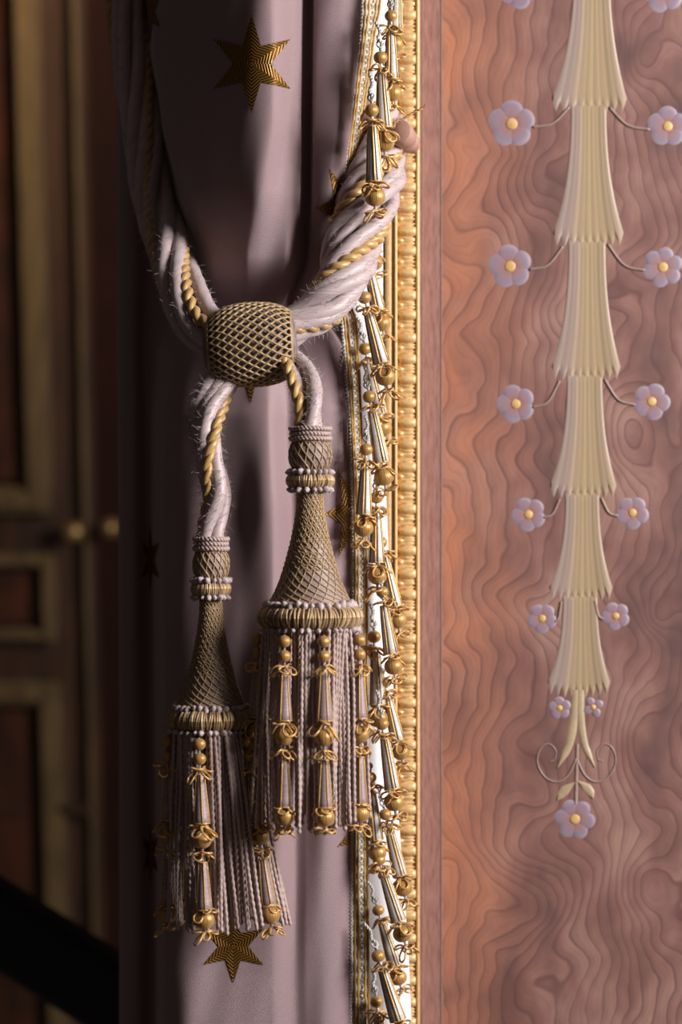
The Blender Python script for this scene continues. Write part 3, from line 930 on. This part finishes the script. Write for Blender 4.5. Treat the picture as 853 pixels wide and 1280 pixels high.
# ------------------------------------------------------------------ gilt moulding
gm = thing('gilt_moulding', 'upright carved gilt moulding with a row of lobed leaves beside the marquetry panel', 'moulding', P(503, 1330, 0.06))
def prof_strip(name, prof, mat, py0=-60, py1=1340, n=60):
    mb = MB(); g = []
    for i in range(n+1):
        py = py0 + (py1-py0)*i/n
        zz = P(0, py, 0.07).z
        g.append([Vector((P(px, 0, 0.07).x, d, zz + 0.0)) for px, d in prof])
    mb.grid(g); o = mb.obj(name, mat); attach(o, gm); return o
pr = [(480,.12),(480,.066)] + [(480+1.2*(1-cos(a)), .066-0.004*sin(a)) for a in (0.4,0.8,1.2,1.57)] + [(485,.0618),(489,.0622),(491.5,.0632)] + [(491.8+2.6*(1-cos(a)), .0632-.0028*sin(a)) for a in (0.5,1,1.5,2.0,2.6,3.1)] + [(497.3,.070)]
prof_strip('inner_fillet', pr, M['gilt_dull'])
pr = [(519.5,.069)] + [(522.2-2.6*cos(a), .0675-.0025*sin(a)) for a in (0.1,0.5,1,1.57,2.1,2.6,3.04)] + [(525.2,.074),(525.4,.09)]
prof_strip('outer_rim', pr, M['gilt_dull'])
mb = MB(); g = []
U, pitch, py0 = 52, 26.75, -50 + 3.5
NV, NU = 22, 14
for i in range(U*NV+1):
    py = py0 + pitch*i/NV - pitch*1.0
    v = ((i % NV)/NV) - 0.5
    line = []
    jit = 0.05*sin(i//NV*2.3)
    for j in range(NU+1):
        u = j/NU; px = 497 + 23*u
        w = sqrt(max(0, 1 - abs((0.98-u)/0.95)**3.2)) if u > 0.03 else 0
        vv = v - 0.03*sin(u*3) + jit
        hw = 0.24*w + 1e-3
        e = max(0, 1 - (vv/hw)**2)**0.5 * 1.0 if w > 0 else 0
        sh = exp(-((abs(vv) - (0.24*w + 0.09))/0.04)**2)*0.5
        dv = 0.5 - abs(v)
        dart = exp(-(dv/0.06)**2)*0.5*(0.5+0.5*u) + exp(-((u-0.12)/0.12)**2 - (dv/0.12)**2)*0.75
        ribs = 0.3*exp(-((dv - 0.10*(0.25+u))/0.025)**2)*u
        h = max(e, sh, dart, ribs)*0.0044 * (0.5+0.5*min(1, 6*u, 8*(1-u)+0.45))
        line.append(Vector((P(px, 0, 0.07).x, 0.0685 - 0.0015*sin(pi*u) - h, P(0, py, 0.07).z)))
    g.append(line)
mb.grid(g); o = mb.obj('carved_leaf_band', M['gilt']); attach(o, gm)

# ------------------------------------------------------------------ marquetry panel
mp = thing('marquetry_panel', 'figured reddish wood panel inlaid with pale bellflowers and small blue flowers', 'wall panel', P(690, 1330, PY))
mb = MB(); a, b = P(552.5, 1360, PY), P(1000, -80, PY)
mb.box(a.x, b.x, PY, PY+0.012, a.z, b.z); o = mb.obj('wood_field', M['wood'], mp, False)
mb = MB(); a, b = P(524, 1360, PY), P(552.5, -80, PY)
mb.box(a.x, b.x, PY-0.0006, PY+0.012, a.z, b.z)
o = mb.obj('border_strip', M['border'], mp, False)
mb = MB(); a, b = P(551.6, 1360, PY), P(553.2, -80, PY); mb.box(a.x, b.x, PY-0.001, PY, a.z, b.z)
a, b = P(528, 1360, PY), P(529.4, -80, PY); mb.box(a.x, b.x, PY-0.001, PY, a.z, b.z)
o = mb.obj('stringing_line', M['stem'], mp, False)
FS = PY
def bellflower(y0, y1, xt0, xt1, xb0, xb1, tooth=15, nf=9, ybias=0):
    mb = MB(); g = []; NVv, per = 26, 6
    nu = nf*per
    for i in range(NVv+1):
        v = i/NVv; line = []
        f = v**2.4
        xa = xt0 + (xb0-xt0)*f; xb = xt1 + (xb1-xt1)*f
        for j in range(nu+1):
            u = j/nu; ph = (u*nf) % 1.0
            tri = 1 - abs(2*ph-1)
            yy = y0 + (y1 - tooth - y0)*v + (tooth*tri + (-7*(abs(2*u-1)**2)+4))*v**3
            edge = 0 if (j in (0, nu) or i in (0, NVv)) else 1
            lift = (0.0004 + 0.00013*abs(sin(pi*u*nf)))*edge
            line.append(P(xa + (xb-xa)*u, yy, PY) - Vector((0, lift, 0)))
        g.append(line)
    mb.grid(g, lambda i, j: (j/nu, i/NVv))
    o = mb.obj('inlaid_bellflower', M['bell']); attach(o, mp)
for q in ((-60,141,718,762,690,784),(128,309,714,758,692,780),(300,476,711,757,690,776),(468,624,709,753,688,771),(616,752,707,749,687,766),(744,870,704,747,685,763)):
    bellflower(*q)
def flower(cx, cy, r, n=5, rot=0.0, ell=1.0):
    mb = MB()
    for k in range(n):
        a = rot + 2*pi*k/n + pi/2
        pc = (cx + r*0.56*cos(a), cy - r*0.56*sin(a)); pw = r*0.46*(1.08 if n == 5 else 0.92); pl = r*0.47
        rings = []
        for q in range(6):
            t = q/5; row = []
            for j in range(20):
                th = 2*pi*j/20
                lx = pl*t*cos(th); ly = pw*t*sin(th)
                x = pc[0] + lx*cos(a) - ly*sin(a); y = pc[1] - (lx*sin(a) + ly*cos(a))
                d = math.hypot(x-cx, y-cy)/r
                row.append((x, y, d, t))
            rings.append(row)
        g = [[P(x, y, PY) - Vector((0, (0.0002 + 0.00045*(1-t**3))*(1 if t < 1 else 0) + k*0.00002, 0)) for (x, y, d, t) in row] for row in rings]
        mb.grid(g, lambda i, j, rings=rings: (0, rings[i][j % 20][2]), closed=True)
    f = mb.obj('inlaid_flower', M['petal']); attach(f, mp)
    mb = MB()
    s = PS
    g = []
    for q in range(6):
        t = q/5
        g.append([P(cx + r*0.25*t*cos(th), cy + r*0.25*t*sin(th), PY) - Vector((0, 0.0007 + 0.0006*(1-t*t), 0)) for th in [2*pi*j/18 for j in range(18)]])
    g.append([P(cx + r*0.25*cos(th), cy + r*0.25*sin(th), PY) for th in [2*pi*j/18 for j in range(18)]])
    mb.grid(g, closed=True)
    c = mb.obj('flower_centre', M['centre']); attach(c, f)
    return f
FL = [((640,155),29,(835,158),25,(712,134),(762,134)), ((638,333),27,(829,334),25,(704,308),(760,305)),
      ((645,505),24,(815,502),23,(700,476),(756,474)), ((661,643),21.5,(791,641),20.5,(700,624),(752,622)),
      ((678,773),18.5,(770,770),17.5,(702,752),(744,751)), ((649,-14),25,(829,-10),26,(712,-40),(768,-40))]
def stem(a, b, r=1.7, parent=mp, bow=9):
    mid = (a[0]+(b[0]-a[0])*0.45, a[1]+(b[1]-a[1])*0.80)
    pts = catmull([P(a[0], a[1], PY-.0001), P(mid[0], mid[1], PY-.0001), P(b[0], b[1], PY-.0001)], 20)
    mb = MB(); tube(mb, pts, r*PS, 6); o = mb.obj('inlaid_stem', M['stem']); attach(o, parent)
for i, (l, rl, r_, rr_, sa, sb) in enumerate(FL):
    flower(l[0], l[1], rl, 5, 0.15*i); flower(r_[0], r_[1], rr_, 5 if i != 1 else 6, -0.2*i)
    stem(sa, (l[0]+rl*0.9, l[1]+4)); stem(sb, (r_[0]-rr_*0.9, r_[1]+4))
flower(700, 885, 14, 5, 0.1); flower(742, 884, 13, 4, 0.5); flower(719, 1024, 25, 6, 0.4)
def blade(pts, widths, name='inlaid_leaf', mat='leaf', n=24):
    c = catmull([Vector((x, y, 0)) for x, y in pts], n); mb = MB(); g = []
    for i, p in enumerate(c):
        t = i/n; w = interp(widths, t)
        d = (c[min(n, i+1)] - c[max(0, i-1)]).normalized(); nn = Vector((-d.y, d.x, 0))
        row = []
        for j in range(7):
            u = -1 + j/3
            q = p + nn*w*u
            row.append(P(q.x, q.y, PY) - Vector((0, (0.0006*(1-u*u) + 0.0002)*(0 if abs(u) > 0.99 else 1), 0)))
        g.append(row)
    mb.grid(g, lambda i, j: (j/6, i/n)); o = mb.obj(name, M[mat]); attach(o, mp)
blade([(720,862),(718,895),(712,930),(697,960)], [(0,5),(.5,5.5),(.8,4.5),(1,.4)])
blade([(726,862),(726,895),(731,930),(744,959)], [(0,5),(.5,5),(.8,4),(1,.4)])
blade([(719,978),(711,984),(703,992),(697,1000)], [(0,.5),(.5,6),(.8,4.5),(1,.6)])
blade([(722,976),(730,982),(737,989),(742,998)], [(0,.5),(.5,6.5),(.8,5),(1,.6)])
blade([(722,930),(721,965),(720,1006)], [(0,2.2),(.5,2.2),(1,2.4)], 'inlaid_stem', 'stem')
for sgn, cx in ((-1, 690), (1, 750)):
    pts = [(721 - 0*sgn, 948), (721+sgn*10, 968), (721+sgn*22, 977), (721+sgn*36, 974), (721+sgn*46, 962), (721+sgn*49, 948), (721+sgn*44, 934), (721+sgn*34, 930), (721+sgn*26, 938), (721+sgn*27, 949), (721+sgn*34, 952)]
    q = catmull([P(x, y, PY-.0001) for x, y in pts], 60)
    mb = MB(); tube(mb, q, lambda t: (1.4-0.7*t)*PS, 5); o = mb.obj('inlaid_tendril', M['stem']); attach(o, mp)

# ------------------------------------------------------------------ setting
def struct(name, mb, mat, parent=None):
    o = mb.obj(name, mat, None, False)
    if parent: attach(o, parent)
    else: o['kind'] = 'structure'
    return o
mb = MB(); a, b = P(481, 1500, 0.1), P(1100, -200, 0.1)
mb.box(a.x, b.x + 0.1, PY+0.0118, 0.32, 0.0, 2.6); struct('wall_right', mb, M['wall'])
DY = 1.6
def wbox(mb, x0, y0, x1, y1, d0, d1, slope=0.0):
    """box at the far wall from photo corners; slope leans it a little"""
    b = len(mb.v)
    for (x, y) in ((x0, y0), (x1, y0), (x1, y1), (x0, y1)):
        for d in (d0, d1):
            p = P(x + slope*(y-640), y, DY); mb.v.append((p.x, d, p.z))
    f = lambda *q: mb.face([b+i for i in q])
    f(0,2,4,6); f(1,7,5,3); f(0,1,3,2); f(2,3,5,4); f(4,5,7,6); f(6,7,1,0)
SL = 0.028
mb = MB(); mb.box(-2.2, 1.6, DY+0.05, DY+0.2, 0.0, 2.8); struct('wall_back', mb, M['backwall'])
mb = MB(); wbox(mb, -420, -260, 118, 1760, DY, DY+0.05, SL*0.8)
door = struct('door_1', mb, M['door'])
def bead(mb, x0, y0, x1, y1, w, d=0.03, sl=SL):
    """rectangular frame of half-round moulding"""
    for q_, (a0, b0, a1, b1) in enumerate(((x0, y0, x0+w, y1), (x1-w, y0, x1, y1), (x0, y0, x1, y0+w), (x0, y1-w, x1, y1))):
        if q_ == 2: d -= 0.002
        wbox(mb, a0, b0, a1, b1, DY-d, DY+0.005, sl)
        k = w*0.22
        wbox(mb, a0+k, b0+k, a1-k, b1-k, DY-d-0.012, DY-d+0.002, sl)
def dpanel(x0, y0, x1, y1, w, inset=10):
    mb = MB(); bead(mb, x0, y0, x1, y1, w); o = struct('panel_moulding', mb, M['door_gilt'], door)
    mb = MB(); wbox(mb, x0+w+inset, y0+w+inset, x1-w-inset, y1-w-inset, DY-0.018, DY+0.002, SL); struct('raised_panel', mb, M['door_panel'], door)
dpanel(-300, -240, 66, 641, 33, 8)
dpanel(-300, 692, 68, 801, 17, 6)
dpanel(-300, 850, 72, 1700, 30, 8)
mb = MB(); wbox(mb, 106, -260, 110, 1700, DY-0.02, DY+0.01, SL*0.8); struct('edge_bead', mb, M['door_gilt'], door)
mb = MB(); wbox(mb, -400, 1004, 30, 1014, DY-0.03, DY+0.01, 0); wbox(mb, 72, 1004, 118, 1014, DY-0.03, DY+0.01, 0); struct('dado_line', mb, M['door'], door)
def knob(px, py):
    mb = MB(); c = P(px, py, DY-0.005)
    rot = Vector((0, 0, 1)).rotation_difference(Vector((0, -1, 0))).to_matrix()
    lathe(mb, [(0.001, 0), (0.014, 0), (0.014, 0.004), (0.006, 0.008), (0.006, 0.022), (0.011, 0.027), (0.014, 0.035), (0.011, 0.044), (0.001, 0.047)], 24, off=c, ax=rot)
    return mb
struct('door_knob', knob(94, 665), M['brass'], door)
mb = knob(140, 660); o = mb.obj('wall_knob', M['brass']); tag(o, 'small brass knob on the dark wall right beside the curtain edge', 'knob')

# black sloping rail in the lower left corner
mb = MB(); RY = 0.55
a, b = P(-160, 1053, RY), P(420, 1421, RY)
d = (b-a).normalized(); nrm = Vector((-d.z, 0, d.x)); sy = sca(RY)
g = []
for t in (0, 1):
    c = a.lerp(b, t); ring = []
    for th in [2*pi*j/24 for j in range(24)]:
        cx, cz = cos(th), sin(th)
        ex = abs(cx)**0.5*(1 if cx > 0 else -1); ez = abs(cz)**0.5*(1 if cz > 0 else -1)
        ring.append(c + Vector((0, 1, 0))*0.03*ex + nrm*(49*sy*ez))
    g.append(ring)
g2 = [[g[0][j].lerp(g[1][j], i/20) for j in range(24)] for i in range(21)]
bi = mb.grid(g2, closed=True)
o = mb.obj('handrail', M['black']); tag(o, 'wide black rail sloping down across the dark lower left corner', 'rail')

# ------------------------------------------------------------------ light, camera
def area(name, loc, target, sx, sy_, e, col, spread=180):
    l = bpy.data.lights.new(name, 'AREA'); l.shape = 'RECTANGLE'; l.size = sx; l.size_y = sy_; l.energy = e; l.color = col
    l.spread = math.radians(spread)
    o = bpy.data.objects.new(name, l); C.objects.link(o); o.location = loc
    o.rotation_euler = (Vector(target) - Vector(loc)).to_track_quat('-Z', 'Y').to_euler()
    return o
area('window_light', (1.80, -1.06, 1.85), (0.05, 0, 1.15), 0.55, 1.0, 91, (1.0, 0.96, 0.93))
area('far_room_lamp', (0.1, 0.9, 2.3), (-0.75, 1.6, 1.85), 0.3, 0.3, 3.2, (1.0, 0.78, 0.5), 75)
w = bpy.data.worlds.new('world'); sc.world = w; w.use_nodes = True
bg = w.node_tree.nodes['Background']; bg.inputs[0].default_value = (0.85, 0.68, 0.62, 1); bg.inputs[1].default_value = 0.045

cam = bpy.data.cameras.new('camera'); co = bpy.data.objects.new('camera', cam); C.objects.link(co)
co.location = (0, -CAMD, ZC); co.rotation_euler = (pi/2, 0, 0)
cam.sensor_fit = 'VERTICAL'; cam.sensor_height = 36; cam.lens = 36*CAMD/(1280*S0)
cam.dof.use_dof = True; cam.dof.focus_distance = CAMD - 0.05; cam.dof.aperture_fstop = 3.8
cam.clip_start = 0.05
sc.camera = co
sc.view_settings.view_transform = 'Standard'; sc.view_settings.look = 'None'
sc.view_settings.gamma = 1.0; sc.view_settings.exposure = 0.0; sc.view_settings.use_curve_mapping = False
